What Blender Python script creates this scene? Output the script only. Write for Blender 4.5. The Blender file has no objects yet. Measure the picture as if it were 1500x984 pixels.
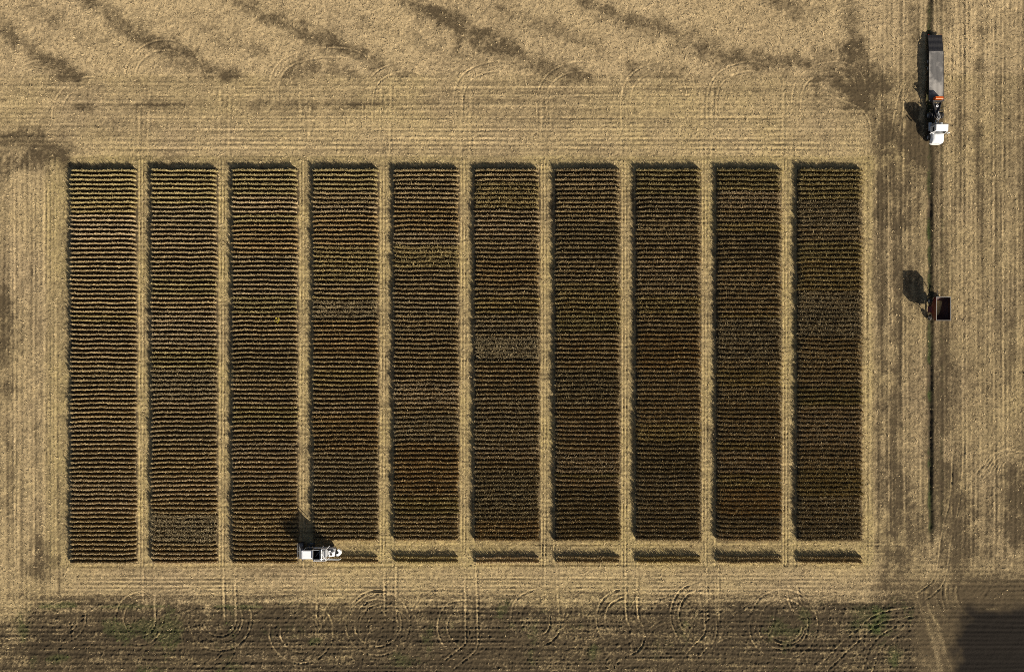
import bpy, bmesh, math, random
import numpy as np
from mathutils import Vector, Matrix

# ------------------------------------------------------------------ camera, sky, sun
sc = bpy.context.scene
COL = sc.collection
S = 0.113          # metres of ground per photo pixel
H = 150.0          # camera height
R = math.radians
cam_d = bpy.data.cameras.new('camera')
cam = bpy.data.objects.new('camera', cam_d)
COL.objects.link(cam)
cam.location = (0, 0, H)
cam_d.sensor_width = 36
cam_d.lens = 36 * H / (1500 * S)
cam_d.clip_start = 1
cam_d.clip_end = 12000
sc.camera = cam

SUN_EL = R(27.5)
SUN_DIR = Vector((0.675 * math.cos(SUN_EL), -0.738 * math.cos(SUN_EL), math.sin(SUN_EL)))  # towards the sun
w = bpy.data.worlds.new('World')
sc.world = w
w.use_nodes = True
nt = w.node_tree
bg = nt.nodes['Background']
sky = nt.nodes.new('ShaderNodeTexSky')
sky.sky_type = 'NISHITA'
sky.sun_disc = False
sky.air_density = 0.8
sky.dust_density = 2.5
sky.ozone_density = 0.4
sky.sun_elevation = SUN_EL
sky.sun_rotation = math.atan2(SUN_DIR.x, SUN_DIR.y)
nt.links.new(sky.outputs[0], bg.inputs[0])
bg.inputs[1].default_value = 0.05
sd = bpy.data.lights.new('sun', 'SUN')
sd.energy = 5.0
sd.angle = R(0.5)
sd.color = (1.0, 0.93, 0.82)
so = bpy.data.objects.new('sun', sd)
COL.objects.link(so)
so.location = SUN_DIR * 100
so.rotation_euler = SUN_DIR.to_track_quat('Z', 'Y').to_euler()
sc.view_settings.view_transform = 'Standard'
sc.view_settings.look = 'None'
sc.view_settings.gamma = 1
sc.view_settings.use_curve_mapping = False
sc.view_settings.exposure = 0.52
sc.render.engine = 'CYCLES'
sc.cycles.filter_width = 0.85
sc.cycles.use_denoising = False

def gx(px, h=0.0):
    return (px - 750) * S * (1 - h / H)
def gy(py, h=0.0):
    return (492 - py) * S * (1 - h / H)

# ------------------------------------------------------------------ numpy noise
rng = np.random.default_rng(7)
TAB = rng.random((8, 512, 512)).astype(np.float32)
def vn(x, y, wx, wy=None, seed=0):
    wy = wx if wy is None else wy
    u = x / wx + 37.3 * seed + 1000
    v = y / wy + 11.7 * seed + 1000
    i = np.floor(u).astype(np.int64); j = np.floor(v).astype(np.int64)
    fu = (u - i); fv = (v - j)
    fu = fu * fu * (3 - 2 * fu); fv = fv * fv * (3 - 2 * fv)
    t = TAB[seed % 8]
    i0 = i & 511; i1 = (i + 1) & 511; j0 = j & 511; j1 = (j + 1) & 511
    a = t[i0, j0]; b = t[i1, j0]; c = t[i0, j1]; d = t[i1, j1]
    return ((a * (1 - fu) + b * fu) * (1 - fv) + (c * (1 - fu) + d * fu) * fv) * 2 - 1
def fbm(x, y, wl, seed=0, n=3):
    o = 0; a = 1.0
    for k in range(n):
        o = o + a * vn(x, y, wl, None, seed + k); wl *= 0.5; a *= 0.55
    return o
def sstep(a, b, x):
    t = np.clip((x - a) / (b - a), 0, 1)
    return t * t * (3 - 2 * t)

# ------------------------------------------------------------------ materials
def mat_new(name):
    m = bpy.data.materials.new(name); m.use_nodes = True
    return m, m.node_tree.nodes, m.node_tree.links, m.node_tree.nodes['Principled BSDF']
def N(nodes, t, **kw):
    n = nodes.new(t)
    for k, v in kw.items():
        setattr(n, k, v)
    return n
def mixc(nodes, links, fac, a, b, mode='MIX'):
    n = nodes.new('ShaderNodeMix'); n.data_type = 'RGBA'; n.blend_type = mode
    for s, v in ((0, fac), (6, a), (7, b)):
        if hasattr(v, 'links'):
            links.new(v, n.inputs[s])
        else:
            n.inputs[s].default_value = v if s == 0 else (*v, 1)
    return n.outputs[2]
def paint(name, col, rough=0.45, metal=0.0, dirt=0.25, dirtcol=(0.22, 0.17, 0.11), scale=3.0):
    m, nd, lk, p = mat_new(name)
    tc = N(nd, 'ShaderNodeTexCoord')
    nz = N(nd, 'ShaderNodeTexNoise'); nz.inputs['Scale'].default_value = scale; nz.inputs['Detail'].default_value = 6
    lk.new(tc.outputs['Object'], nz.inputs['Vector'])
    mr = N(nd, 'ShaderNodeMapRange'); mr.inputs[1].default_value = 0.45; mr.inputs[2].default_value = 0.75
    mr.inputs[4].default_value = dirt
    lk.new(nz.outputs[0], mr.inputs[0])
    lk.new(mixc(nd, lk, mr.outputs[0], col, dirtcol), p.inputs['Base Color'])
    p.inputs['Roughness'].default_value = rough
    p.inputs['Metallic'].default_value = metal
    return m

def ground_material():
    m, nd, lk, p = mat_new('field_ground')
    at = N(nd, 'ShaderNodeAttribute'); at.attribute_name = 'cover'
    sp = N(nd, 'ShaderNodeSeparateColor'); lk.new(at.outputs['Color'], sp.inputs[0])
    tc = N(nd, 'ShaderNodeTexCoord')
    nf = N(nd, 'ShaderNodeTexNoise'); nf.inputs['Scale'].default_value = 6.5; nf.inputs['Detail'].default_value = 5; nf.inputs['Roughness'].default_value = 0.7
    lk.new(tc.outputs['Object'], nf.inputs['Vector'])
    ng = N(nd, 'ShaderNodeTexNoise'); ng.inputs['Scale'].default_value = 1.3; ng.inputs['Detail'].default_value = 6; ng.inputs['Roughness'].default_value = 0.7
    lk.new(tc.outputs['Object'], ng.inputs['Vector'])
    nl = N(nd, 'ShaderNodeTexNoise'); nl.inputs['Scale'].default_value = 0.06; nl.inputs['Detail'].default_value = 4
    lk.new(tc.outputs['Object'], nl.inputs['Vector'])
    # straw cover broken up by fine noise
    ad = N(nd, 'ShaderNodeMath', operation='SUBTRACT'); lk.new(nf.outputs[0], ad.inputs[0]); ad.inputs[1].default_value = 0.5
    mu = N(nd, 'ShaderNodeMath', operation='MULTIPLY_ADD'); lk.new(ad.outputs[0], mu.inputs[0]); mu.inputs[1].default_value = 1.7
    lk.new(sp.outputs[0], mu.inputs[2]); mu.use_clamp = True
    straw = mixc(nd, lk, nl.outputs[0], (0.46, 0.34, 0.178), (0.505, 0.38, 0.212))
    straw = mixc(nd, lk, at.outputs['Alpha'], straw, (0.435, 0.335, 0.145))
    sv = N(nd, 'ShaderNodeMapRange'); sv.inputs[1].default_value = 0.3; sv.inputs[2].default_value = 0.7; sv.inputs[3].default_value = 0.55; sv.inputs[4].default_value = 1.25
    lk.new(ng.outputs[0], sv.inputs[0])
    straw = mixc(nd, lk, 1.0, straw, sv.outputs[0], 'MULTIPLY')
    soil = mixc(nd, lk, ng.outputs[0], (0.058, 0.042, 0.023), (0.115, 0.085, 0.046))
    soil = mixc(nd, lk, sp.outputs[2], soil, (0.012, 0.0098, 0.008))
    c = mixc(nd, lk, mu.outputs[0], soil, straw)
    gm = N(nd, 'ShaderNodeMath', operation='MULTIPLY_ADD'); lk.new(ad.outputs[0], gm.inputs[0]); gm.inputs[1].default_value = 2.2
    lk.new(sp.outputs[1], gm.inputs[2]); gm.use_clamp = True
    gm2 = N(nd, 'ShaderNodeMath', operation='MULTIPLY'); lk.new(gm.outputs[0], gm2.inputs[0]); lk.new(sp.outputs[1], gm2.inputs[1]); gm2.use_clamp = True
    c = mixc(nd, lk, gm2.outputs[0], c, (0.05, 0.085, 0.018))
    lk.new(c, p.inputs['Base Color'])
    p.inputs['Roughness'].default_value = 0.95
    p.inputs['Specular IOR Level'].default_value = 0.1
    bp = N(nd, 'ShaderNodeBump'); bp.inputs['Strength'].default_value = 1.0; bp.inputs['Distance'].default_value = 0.05
    lk.new(nf.outputs[0], bp.inputs['Height']); lk.new(bp.outputs[0], p.inputs['Normal'])
    return m

def plant_material(name, objcol=True, col=(0.3, 0.22, 0.12), scale=6.0, var=(0.5, 1.3)):
    m, nd, lk, p = mat_new(name)
    tc = N(nd, 'ShaderNodeTexCoord')
    nf = N(nd, 'ShaderNodeTexNoise'); nf.inputs['Scale'].default_value = scale; nf.inputs['Detail'].default_value = 4; nf.inputs['Roughness'].default_value = 0.7
    gi = N(nd, 'ShaderNodeNewGeometry')
    lk.new(gi.outputs['Position'], nf.inputs['Vector'])
    sv = N(nd, 'ShaderNodeMapRange'); sv.inputs[1].default_value = 0.3; sv.inputs[2].default_value = 0.7
    sv.inputs[3].default_value = var[0]; sv.inputs[4].default_value = var[1]
    lk.new(nf.outputs[0], sv.inputs[0])
    if objcol:
        oi = N(nd, 'ShaderNodeObjectInfo'); base = oi.outputs['Color']
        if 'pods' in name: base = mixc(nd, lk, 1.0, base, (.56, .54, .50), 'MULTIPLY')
    else:
        base = col
    lk.new(mixc(nd, lk, 1.0, base, sv.outputs[0], 'MULTIPLY'), p.inputs['Base Color'])
    p.inputs['Roughness'].default_value = 0.8
    p.inputs['Specular IOR Level'].default_value = 0.15
    return m

M_GROUND = ground_material()
M_CROP = plant_material('dry_soybean_stems')
M_PODS_SHADE = plant_material('dark_soybean_pods')  # pod brown of the row core, darkened to paint shade between rows
M_STRAW = plant_material('straw', False, (0.50, 0.38, 0.205), 2.0, (0.5, 1.15))
M_GRASS = plant_material('green_grass', False, (0.075, 0.10, 0.024), 2.0, (0.5, 1.5))
M_WHITE = paint('white_paint', (0.86, 0.86, 0.85), 0.35, 0, 0.10)
M_BLACK = paint('black_steel', (0.018, 0.018, 0.02), 0.5, 0.0, 0.3)
M_TYRE = paint('tyre_rubber', (0.02, 0.02, 0.02), 0.85, 0, 0.4)
M_GLASS = paint('dark_glass', (0.015, 0.02, 0.025), 0.08, 0, 0.05)
M_RED = paint('red_paint', (0.13, 0.014, 0.012), 0.5, 0, 0.35, (.07, .045, .03))
M_INNER = paint('dark_inner_steel', (0.05, 0.018, 0.014), 0.7, 0, 0.5, (.04, .03, .025))  # wagon inside, darker than the outer red
M_ORANGE = paint('orange_paint', (0.75, 0.14, 0.02), 0.45, 0, 0.15)
M_STEEL = paint('galvanised_steel', (0.45, 0.46, 0.46), 0.4, 0.3, 0.3)
M_GREY = paint('grey_paint', (0.25, 0.26, 0.27), 0.5, 0, 0.3)
M_LAMP = paint('lamp_glass', (0.7, 0.7, 0.68), 0.15, 0, 0.05)
M_REDLAMP = paint('red_lamp_glass', (0.4, 0.02, 0.015), 0.2, 0, 0.05)
M_GRAIN = paint('soybean_grain', (0.52, 0.37, 0.15), 0.8, 0, 0.3, (0.38, 0.27, 0.12), 25)

# ------------------------------------------------------------------ object helpers
def tag(o, label=None, cat=None, group=None, kind=None):
    if label: o['label'] = label
    if cat: o['category'] = cat
    if group: o['group'] = group
    if kind: o['kind'] = kind
    return o
def mesh_np(name, verts, faces, mat, parent=None, smooth=False, loc=None):
    """faces: (n,3) or (n,4) int array"""
    me = bpy.data.meshes.new(name)
    verts = np.asarray(verts, np.float32)
    flist = faces if isinstance(faces, (list, tuple)) else [faces]
    flist = [np.asarray(f, np.int32) for f in flist if len(f)]
    nl = sum(f.size for f in flist); nf = sum(len(f) for f in flist)
    me.vertices.add(len(verts)); me.vertices.foreach_set('co', verts.ravel())
    me.loops.add(nl); me.loops.foreach_set('vertex_index', np.concatenate([f.ravel() for f in flist]))
    me.polygons.add(nf)
    tot = np.concatenate([np.full(len(f), f.shape[1], np.int32) for f in flist])
    st = np.concatenate([[0], np.cumsum(tot)[:-1]]).astype(np.int32)
    me.polygons.foreach_set('loop_start', st)
    if smooth: me.polygons.foreach_set('use_smooth', np.ones(nf, bool))
    me.update(calc_edges=True)
    if mat: me.materials.append(mat)
    o = bpy.data.objects.new(name, me); COL.objects.link(o)
    if parent: o.parent = parent
    if loc is not None: o.location = loc
    return o
def empty(name, loc, rz=0.0):
    o = bpy.data.objects.new(name, None); o.location = loc; o.rotation_euler = (0, 0, rz)
    o.empty_display_size = 0.5; COL.objects.link(o); return o
class B:
    """collects shapes, links them as one mesh"""
    def __init__(s): s.bm = bmesh.new()
    def hexa(s, bot, top, z0, z1, bev=0.02):
        """bot/top = (x0,y0,x1,y1)"""
        t = bmesh.new()
        def ring(r, z): return [t.verts.new((r[0], r[1], z)), t.verts.new((r[2], r[1], z)), t.verts.new((r[2], r[3], z)), t.verts.new((r[0], r[3], z))]
        a = ring(bot, z0); b = ring(top, z1)
        t.faces.new(a[::-1]); t.faces.new(b)
        for i in range(4): t.faces.new((a[i], a[(i + 1) % 4], b[(i + 1) % 4], b[i]))
        if bev: bmesh.ops.bevel(t, geom=t.edges[:], offset=bev, segments=2, affect='EDGES', profile=0.5)
        s.merge(t); return s
    def box(s, x0, y0, z0, x1, y1, z1, bev=0.02):
        x0, x1 = sorted((x0, x1)); y0, y1 = sorted((y0, y1)); z0, z1 = sorted((z0, z1))
        bev = min(bev, 0.3 * min(x1 - x0, y1 - y0, z1 - z0))
        return s.hexa((x0, y0, x1, y1), (x0, y0, x1, y1), z0, z1, bev)
    def prism(s, pts, axis, a0, a1, bev=0.02):
        """pts polygon in the plane across axis ('x': pts=(y,z); 'y': (x,z); 'z': (x,y))"""
        t = bmesh.new()
        def mk(p, a):
            return {'x': (a, p[0], p[1]), 'y': (p[0], a, p[1]), 'z': (p[0], p[1], a)}[axis]
        A = [t.verts.new(mk(p, a0)) for p in pts]; Bv = [t.verts.new(mk(p, a1)) for p in pts]
        t.faces.new(A); t.faces.new(Bv[::-1]); n = len(pts)
        for i in range(n): t.faces.new((A[i], Bv[i], Bv[(i + 1) % n], A[(i + 1) % n]))
        bmesh.ops.recalc_face_normals(t, faces=t.faces)
        if bev: bmesh.ops.bevel(t, geom=t.edges[:], offset=bev, segments=2, affect='EDGES', profile=0.5)
        s.merge(t); return s
    def tube(s, p, q, r, r2=None, seg=14, cap=True):
        p = Vector(p); q = Vector(q); d = q - p
        t = bmesh.new()
        bmesh.ops.create_cone(t, cap_ends=cap, segments=seg, radius1=r, radius2=r if r2 is None else r2, depth=d.length)
        bmesh.ops.transform(t, matrix=Matrix.Translation((p + q) / 2) @ d.to_track_quat('Z', 'Y').to_matrix().to_4x4(), verts=t.verts)
        s.merge(t); return s
    def lathe(s, prof, c, axis='x', seg=28):
        """prof: (along, radius) closed ring about axis through c"""
        t = bmesh.new(); rings = []
        for k in range(seg):
            a = 2 * math.pi * k / seg; ca, sa = math.cos(a), math.sin(a); r_ = []
            for (l, r) in prof:
                v = {'x': (l, r * ca, r * sa), 'y': (r * ca, l, r * sa), 'z': (r * ca, r * sa, l)}[axis]
                r_.append(t.verts.new((v[0] + c[0], v[1] + c[1], v[2] + c[2])))
            rings.append(r_)
        n = len(prof)
        for k in range(seg):
            a = rings[k]; b = rings[(k + 1) % seg]
            for i in range(n): t.faces.new((a[i], a[(i + 1) % n], b[(i + 1) % n], b[i]))
        bmesh.ops.recalc_face_normals(t, faces=t.faces)
        s.merge(t); return s
    def merge(s, t):
        me = bpy.data.meshes.new('tmp'); t.to_mesh(me); t.free(); s.bm.from_mesh(me); bpy.data.meshes.remove(me)
    def build(s, name, mat, parent=None, label=None, smooth=False):
        me = bpy.data.meshes.new(name); s.bm.to_mesh(me); s.bm.free()
        me.materials.append(mat)
        if smooth: me.polygons.foreach_set('use_smooth', np.ones(len(me.polygons), bool))
        o = bpy.data.objects.new(name, me); COL.objects.link(o)
        if parent: o.parent = parent
        if label: o['label'] = label
        return o
def wheel(parent, c, r, wd, rim_mat, axis='x', side=1, name='wheel'):
    """tyre ring with a dished rim as its child"""
    h = wd / 2; ri = r * 0.58
    t = B().lathe([(-h, ri), (-h, r * .9), (-h * .7, r), (h * .7, r), (h, r * .9), (h, ri)], c, axis)
    # lugs
    nl = 22
    for k in range(nl):
        a = 2 * math.pi * k / nl
        ca, sa = math.cos(a), math.sin(a)
        for sg in (-1, 1):
            if axis == 'x':
                p = (c[0] + sg * h * .85, c[1] + r * ca, c[2] + r * sa); q = (c[0], c[1] + r * math.cos(a + .09), c[2] + r * math.sin(a + .09))
            else:
                p = (c[0] + r * ca, c[1] + sg * h * .85, c[2] + r * sa); q = (c[0] + r * math.cos(a + .09), c[1], c[2] + r * math.sin(a + .09))
            t.tube(p, q, 0.02 * r / .5, seg=5)
    ty = t.build(name, M_TYRE, parent)
    d = h * .55 * side
    rm = B().lathe([(d - .02, 0.001), (d - .02, ri * .5), (h * .85 * side - .02, ri * .8), (h * .9 * side, ri + .005), (h * .9 * side - side * .05, ri + .005), (d - .06, ri * .45), (d - .06, .001)], c, axis)
    hub = (c[0] + d, c[1], c[2]) if axis == 'x' else (c[0], c[1] + d, c[2])
    hub2 = (c[0] + h * .95 * side, c[1], c[2]) if axis == 'x' else (c[0], c[1] + h * .95 * side, c[2])
    rm.tube(hub, hub2, ri * .28)
    rm.build('rim', rim_mat, ty)
    return ty

# ------------------------------------------------------------------ ground
STEP = 0.125
inner_x = np.arange(-92, 92.001, STEP); inner_y = np.arange(-62, 62.001, STEP)
def outward(v, far=5000):
    o = []; d = STEP; x = v
    while x < far:
        d *= 1.35; x += d; o.append(x)
    return np.array(o)
xs = np.concatenate([-outward(92)[::-1], inner_x, outward(92)])
ys = np.concatenate([-outward(62)[::-1], inner_y, outward(62)])
X, Y = np.meshgrid(xs, ys)                      # rows = y
PX = X / S + 750; PY = 492 - Y / S              # pixel coordinates used as a map
Z = np.zeros_like(X, np.float32)

wn = rng.normal(0, 1, X.shape).astype(np.float32); wn[1:-1, 1:-1] = (wn[1:-1, 1:-1] * 2 + wn[2:, 1:-1] + wn[:-2, 1:-1] + wn[1:-1, 2:] + wn[1:-1, :-2]) / 2.83
n0 = vn(X, Y, 0.25, None, 4); n1 = vn(X, Y, 0.42, None, 1); n2 = vn(X, Y, 0.9, None, 2); n3 = vn(X, Y, 2.6, None, 3)
big = fbm(X, Y, 9.0, 4, 4); rag = fbm(X, Y, 1.6, 2, 3)
hz = vn(X, Y, 9.0, 0.38, 5); hz2 = vn(X, Y, 30.0, 0.75, 6)       # streaks along x
vz = vn(X, Y, 0.38, 9.0, 7); vz2 = vn(X, Y, 0.75, 30.0, 1)       # streaks along y
dg = vn(X * .8 + Y * .6, Y * .8 - X * .6, 5.0, 0.5, 2)
right = sstep(1262, 1275, PX); left = 1 - sstep(85, 97, PX)
top = 1 - sstep(104, 116, PY); low = sstep(822, 832, PY)
vert_w = np.clip(right * (1 - sstep(800, 850, PY)) + left * sstep(215, 235, PY) * (1 - sstep(860, 900, PY)), 0, 1)
horiz_w = (1 - vert_w) * (1 - top)
Z += 0.009 * wn + 0.014 * n0 + 0.022 * n1 + 0.016 * n2 + 0.02 * n3
Z += horiz_w * (0.018 * hz + 0.016 * hz2) + vert_w * (0.018 * vz + 0.018 * vz2) + top * (0.012 * dg + 0.01 * n2)
rowh = np.sin(2 * math.pi * Y / .757 + 1.2 * vn(X, Y, 14, 3, 4)) * (.55 + .45 * vn(X, Y, 12, 1.5, 6)); rowv = np.sin(2 * math.pi * X / .757 + 1.2 * vn(X, Y, 3, 14, 4)) * (.55 + .45 * vn(X, Y, 1.5, 12, 6))
Z += .026 * (horiz_w * rowh + vert_w * rowv)
cover = 0.68 + 0.12 * big + 0.10 * n1 + .09 * wn + .10 * rag + .20 * top + horiz_w * (0.16 * hz + .15 * hz2 + .11 * rowh) + vert_w * (0.16 * vz + .19 * vz2 + .08 * rowv)
green = np.zeros_like(Z); wet = np.zeros_like(Z); olive = 0.25 + 0.25 * np.clip(big, -1, 1)
olive = np.clip(olive, 0, 1) * (1 - top * .8)

def window(pts, pad):
    a = np.asarray(pts)
    i0, i1 = np.searchsorted(xs, [a[:, 0].min() - pad, a[:, 0].max() + pad])
    j0, j1 = np.searchsorted(ys, [a[:, 1].min() - pad, a[:, 1].max() + pad])
    return slice(max(j0, 0), j1 + 1), slice(max(i0, 0), i1 + 1)
def dist_to(pts, pad):
    sl = window(pts, pad); x = X[sl]; y = Y[sl]
    D = np.full(x.shape, 1e9); T = np.zeros(x.shape)
    n = len(pts) - 1
    for k in range(n):
        ax, ay = pts[k]; bx, by = pts[k + 1]
        dx, dy = bx - ax, by - ay; L = dx * dx + dy * dy + 1e-9
        t = np.clip(((x - ax) * dx + (y - ay) * dy) / L, 0, 1)
        d = np.hypot(x - ax - t * dx, y - ay - t * dy)
        m = d < D; D[m] = d[m]; T[m] = (k + t[m]) / n
    return sl, D, T
def smooth_path(pp, n=8):
    p = [Vector((gx(a), gy(b))) for a, b in pp]
    if len(p) < 3: return [tuple(v) for v in p]
    q = [p[0] * 2 - p[1]] + p + [p[-1] * 2 - p[-2]]; out = []
    for i in range(1, len(q) - 2):
        for k in range(n):
            t = k / n
            out.append(tuple(0.5 * ((2 * q[i]) + (-q[i - 1] + q[i + 1]) * t + (2 * q[i - 1] - 5 * q[i] + 4 * q[i + 1] - q[i + 2]) * t * t + (-q[i - 1] + 3 * q[i] - 3 * q[i + 1] + q[i + 2]) * t ** 3)))
    out.append(tuple(p[-1])); return out
def offset_path(p, d):
    o = []
    for i in range(len(p)):
        a = Vector(p[max(i - 1, 0)]); b = Vector(p[min(i + 1, len(p) - 1)]); t = (b - a)
        t = t.normalized() if t.length > 1e-6 else Vector((1, 0))
        o.append((p[i][0] - t.y * d, p[i][1] + t.x * d))
    return o
def patch(pp, wpx, amt, green_amt=0.0):
    """bare strip where soil shows through the straw, ragged edge"""
    p = smooth_path(pp); wd = wpx * S * 1.8; amt *= 1.08
    sl, D, T = dist_to(p, wd * 2.6)
    ww = wd * (0.55 + 0.45 * np.sin(np.clip(T, 0, 1) * math.pi) ** .5)
    m = .66 * (1 - sstep(0.0, 1.25, D / ww + 0.30 * rag[sl] + .20 * n1[sl])) + .34 * (1 - sstep(.1, 2.0, D / ww + .45 * rag[sl]))
    cover[sl] -= amt * m; green[sl] += green_amt * m
    Z[sl] -= 0.03 * m * amt
def rut(p, wd=0.2, depth=0.06, lift=0.16, fade=True):
    sl, D, T = dist_to(p, 1.2)
    f = (0.6 + 0.5 * vn(X[sl], Y[sl], 2.2, None, 3)) * (.75 + .35 * n2[sl])
    if fade: f = f * np.clip(np.minimum(T, 1 - T) * 12, 0, 1)
    core = np.exp(-(D / wd) ** 2); rim = np.exp(-((D - wd * 2.1) / (wd * .7)) ** 2)
    Z[sl] += f * (rim * depth * .9 - core * depth * 1.4)
    cover[sl] += lift * 1.6 * f * core - .75 * lift * f * rim
    wet[sl] -= .6 * f * core
def track(pp, gap=17, **kw):
    p = smooth_path(pp)
    for s_ in (-1, 1): rut(offset_path(p, s_ * gap * S / 2), **kw)

# crop plot layout (ground pixel coordinates of the rows)
NCOL = 10
CH = 0.95                                                       # crop height
PITCH = 6.685
def col_x(c):
    a = 101.5 + c * 118.75; b = 197.0 + c * 118.65
    return gx(a, CH), gx(b, CH)
def row_y(r): return gy(249.2 + PITCH * r, CH)
NR = 82
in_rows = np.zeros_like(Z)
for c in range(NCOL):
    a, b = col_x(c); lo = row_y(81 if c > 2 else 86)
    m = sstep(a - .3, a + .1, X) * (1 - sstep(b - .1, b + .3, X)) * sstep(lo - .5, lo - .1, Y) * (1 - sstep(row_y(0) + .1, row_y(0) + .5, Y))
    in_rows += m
cover -= .75 * in_rows  # darker soil under the rows: leaf litter plus shade put into the colour
cover -= (.24 * sstep(1275, 1300, PX) + .05 * sstep(1270, 1290, PX) * (1 - sstep(1320, 1345, PX))) * (1 - .35 * sstep(300, 100, PY))
# alleys: yellower, mown straw
alley = (sstep(gy(835), gy(828), Y)) * (1 - sstep(gy(232), gy(226), Y)) * sstep(gx(60), gx(75), X) * (1 - sstep(gx(1275), gx(1285), X)) * (1 - in_rows)
olive += .45 * alley; cover -= .02 * alley

# bare / darker streaks in the top stubble
for args in [([(-30, 10), (0, 38), (40, 70), (85, 98), (118, 110)], 9, .62), ([(115, -12), (165, 30), (210, 55), (255, 75), (300, 98), (345, 110)], 10, .68),
             ([(322, -10), (400, 28), (450, 50), (500, 68), (560, 92), (600, 108)], 9, .6), ([(300, 42), (350, 65), (388, 76)], 9, .42),
             ([(418, 108), (455, 100), (520, 106)], 8, .5), ([(580, -6), (640, 22), (700, 55), (760, 80), (800, 99), (858, 110)], 10, .66),
             ([(735, 12), (800, 38), (840, 55), (885, 74)], 9, .42), ([(845, -6), (910, 28), (970, 45), (1020, 66), (1080, 85), (1130, 95), (1185, 92)], 10, .6),
             ([(920, 92), (950, 105), (1000, 100)], 9, .5), ([(40, 8), (120, 50), (185, 84)], 9, .3), ([(535, 33), (620, 65), (710, 95)], 9, .28),
             ([(1130, 2), (1180, 16), (1205, 12)], 10, .45), ([(1244, -10), (1249, 40), (1248, 85)], 9, .5), ([(1246, 78), (1262, 110), (1275, 150)], 24, .45),
             ([(1200, 92), (1235, 120), (1262, 148)], 22, .4), ([(110, 156), (200, 156), (330, 155), (470, 154), (560, 152)], 4.5, .38), ([(515, 153), (640, 150)], 4, .28), ([(700, 146), (830, 147)], 3, .2),
             ([(-20, 208), (40, 208), (92, 222)], 14, .48), ([(88, 222), (96, 236)], 10, .35), ([(4, 420), (8, 500), (10, 580)], 11, .5), ([(1300, 180), (1325, 215), (1350, 235)], 16, .35), ([(1318, 700), (1330, 790), (1300, 830)], 14, .35), ([(-10, 250), (20, 240), (60, 235)], 10, .3), ([(58, 790), (66, 835), (60, 852)], 13, .45),
             ([(10, 620), (14, 700), (12, 760)], 7, .2), ([(1290, 200), (1310, 260), (1318, 330)], 18, .33), ([(1340, 175), (1348, 210), (1346, 235)], 14, .3), ([(1312, 330), (1316, 480), (1310, 640), (1312, 790)], 6, .28),
             ([(1288, 250), (1290, 420), (1288, 800)], 5, .22), ([(1340, 0), (1341, 60)], 5, .3), ([(1385, 690), (1396, 750), (1412, 800), (1400, 840)], 17, .45), ([(1486, 690), (1490, 740), (1486, 790)], 13, .55),
             ([(1392, 0), (1388, 40)], 7, .35), ([(1438, 70), (1442, 10)], 5, .28), ([(1434, 90), (1428, 105)], 7, .3), ([(1432, 185), (1434, 280)], 6, .3), ([(1478, 390), (1480, 560)], 6, .2),
             ([(1290, 845), (1330, 856), (1290, 862)], 14, .22), ([(1430, 855), (1500, 862), (1560, 862)], 16, .42), ([(1385, 320), (1388, 640)], 5, .22), ([(1404, 110), (1406, 300)], 4, .18)]:
    patch(*args)

# tilled soil along the bottom
edge = 884 + 3.5 * rag + 3 * vn(X, Y, 4, None, 5) - 5 * (PX > 1200) + np.where(PX < 52, (52 - PX) * .6, 0)
till_a = sstep(-12, 10, PY - edge + 6 * n1) * (1 - .30 * (1 - sstep(30, 50, PX + 6 * rag)))
till_soft = sstep(862, 874, PY + 4 * rag) * (1 - sstep(1330, 1345, PX)) * sstep(-30, 40, PX)
tilled = till_a * (1 - sstep(1336, 1350, PX + 5 * rag))
cover += till_soft * (1 - tilled) * (-.34 + .22 * hz + .12 * wn)
cover = cover * (1 - tilled) + tilled * (-0.11 + .10 * big + .24 * hz + .10 * rowh * (.5 + .5 * hz2) + .13 * n1 + .16 * wn + .16 * rag + .10 * (1 - sstep(880, 925, PY)))
wet += tilled * (.36 + .2 * hz2)
Z += tilled * (.013 * wn + .018 * n0 + .030 * n1 + .045 * hz + .03 * rowh + .02 * n2)
green += tilled * np.clip(sstep(.15, .9, fbm(X, Y, 5.0, 1, 3) + .35 * n1) * .45, 0, 1)
for gp, gw, ga in (([(60, 888), (110, 887)], 4, .6), ([(148, 888), (240, 887)], 3, .5), ([(315, 888), (382, 889)], 3, .5), ([(1250, 893), (1278, 905), (1285, 920)], 13, .38), ([(1240, 920), (1290, 915)], 8, .3),
                   ([(1308, 950), (1312, 972)], 9, .6), ([(30, 900), (34, 935)], 7, .5), ([(70, 965), (100, 962)], 5, .5), ([(870, 945), (868, 965)], 6, .5), ([(455, 940), (470, 935)], 4, .5)):
    patch(gp, gw, -.0, ga)
# turning zone and dark ploughed corner
turn = sstep(1326, 1356, PX + 9 * rag) * sstep(838, 872, PY + 9 * rag - .12 * np.clip(PX - 1400, 0, 200))
plough = sstep(1378, 1415, PX - .1 * (984 - PY) + 9 * rag + 3 * n1) * sstep(874, 902, PY + 3 * rag + 1.5 * n1 + .08 * np.clip(1420 - PX, 0, 60))
cover = cover * (1 - turn) + turn * (.08 + .30 * vn(X + Y * .3, Y, .8, 7, 3) + .1 * n1) * (1 - .5 * sstep(1395, 1420, PX))
cover = cover * (1 - plough) + plough * (-.50 + .14 * rag + .06 * n1 + .07 * hz)
wet = wet * (1 - plough) + plough * .95; green *= (1 - plough)
Z -= plough * (.015 * n1 + .010 * wn)
dkz = sstep(1360, 1430, PX + 14 * rag) * sstep(828, 872, PY + 12 * rag) * (1 - plough)
cover -= .42 * dkz
Z += plough * .02 * hz
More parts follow.
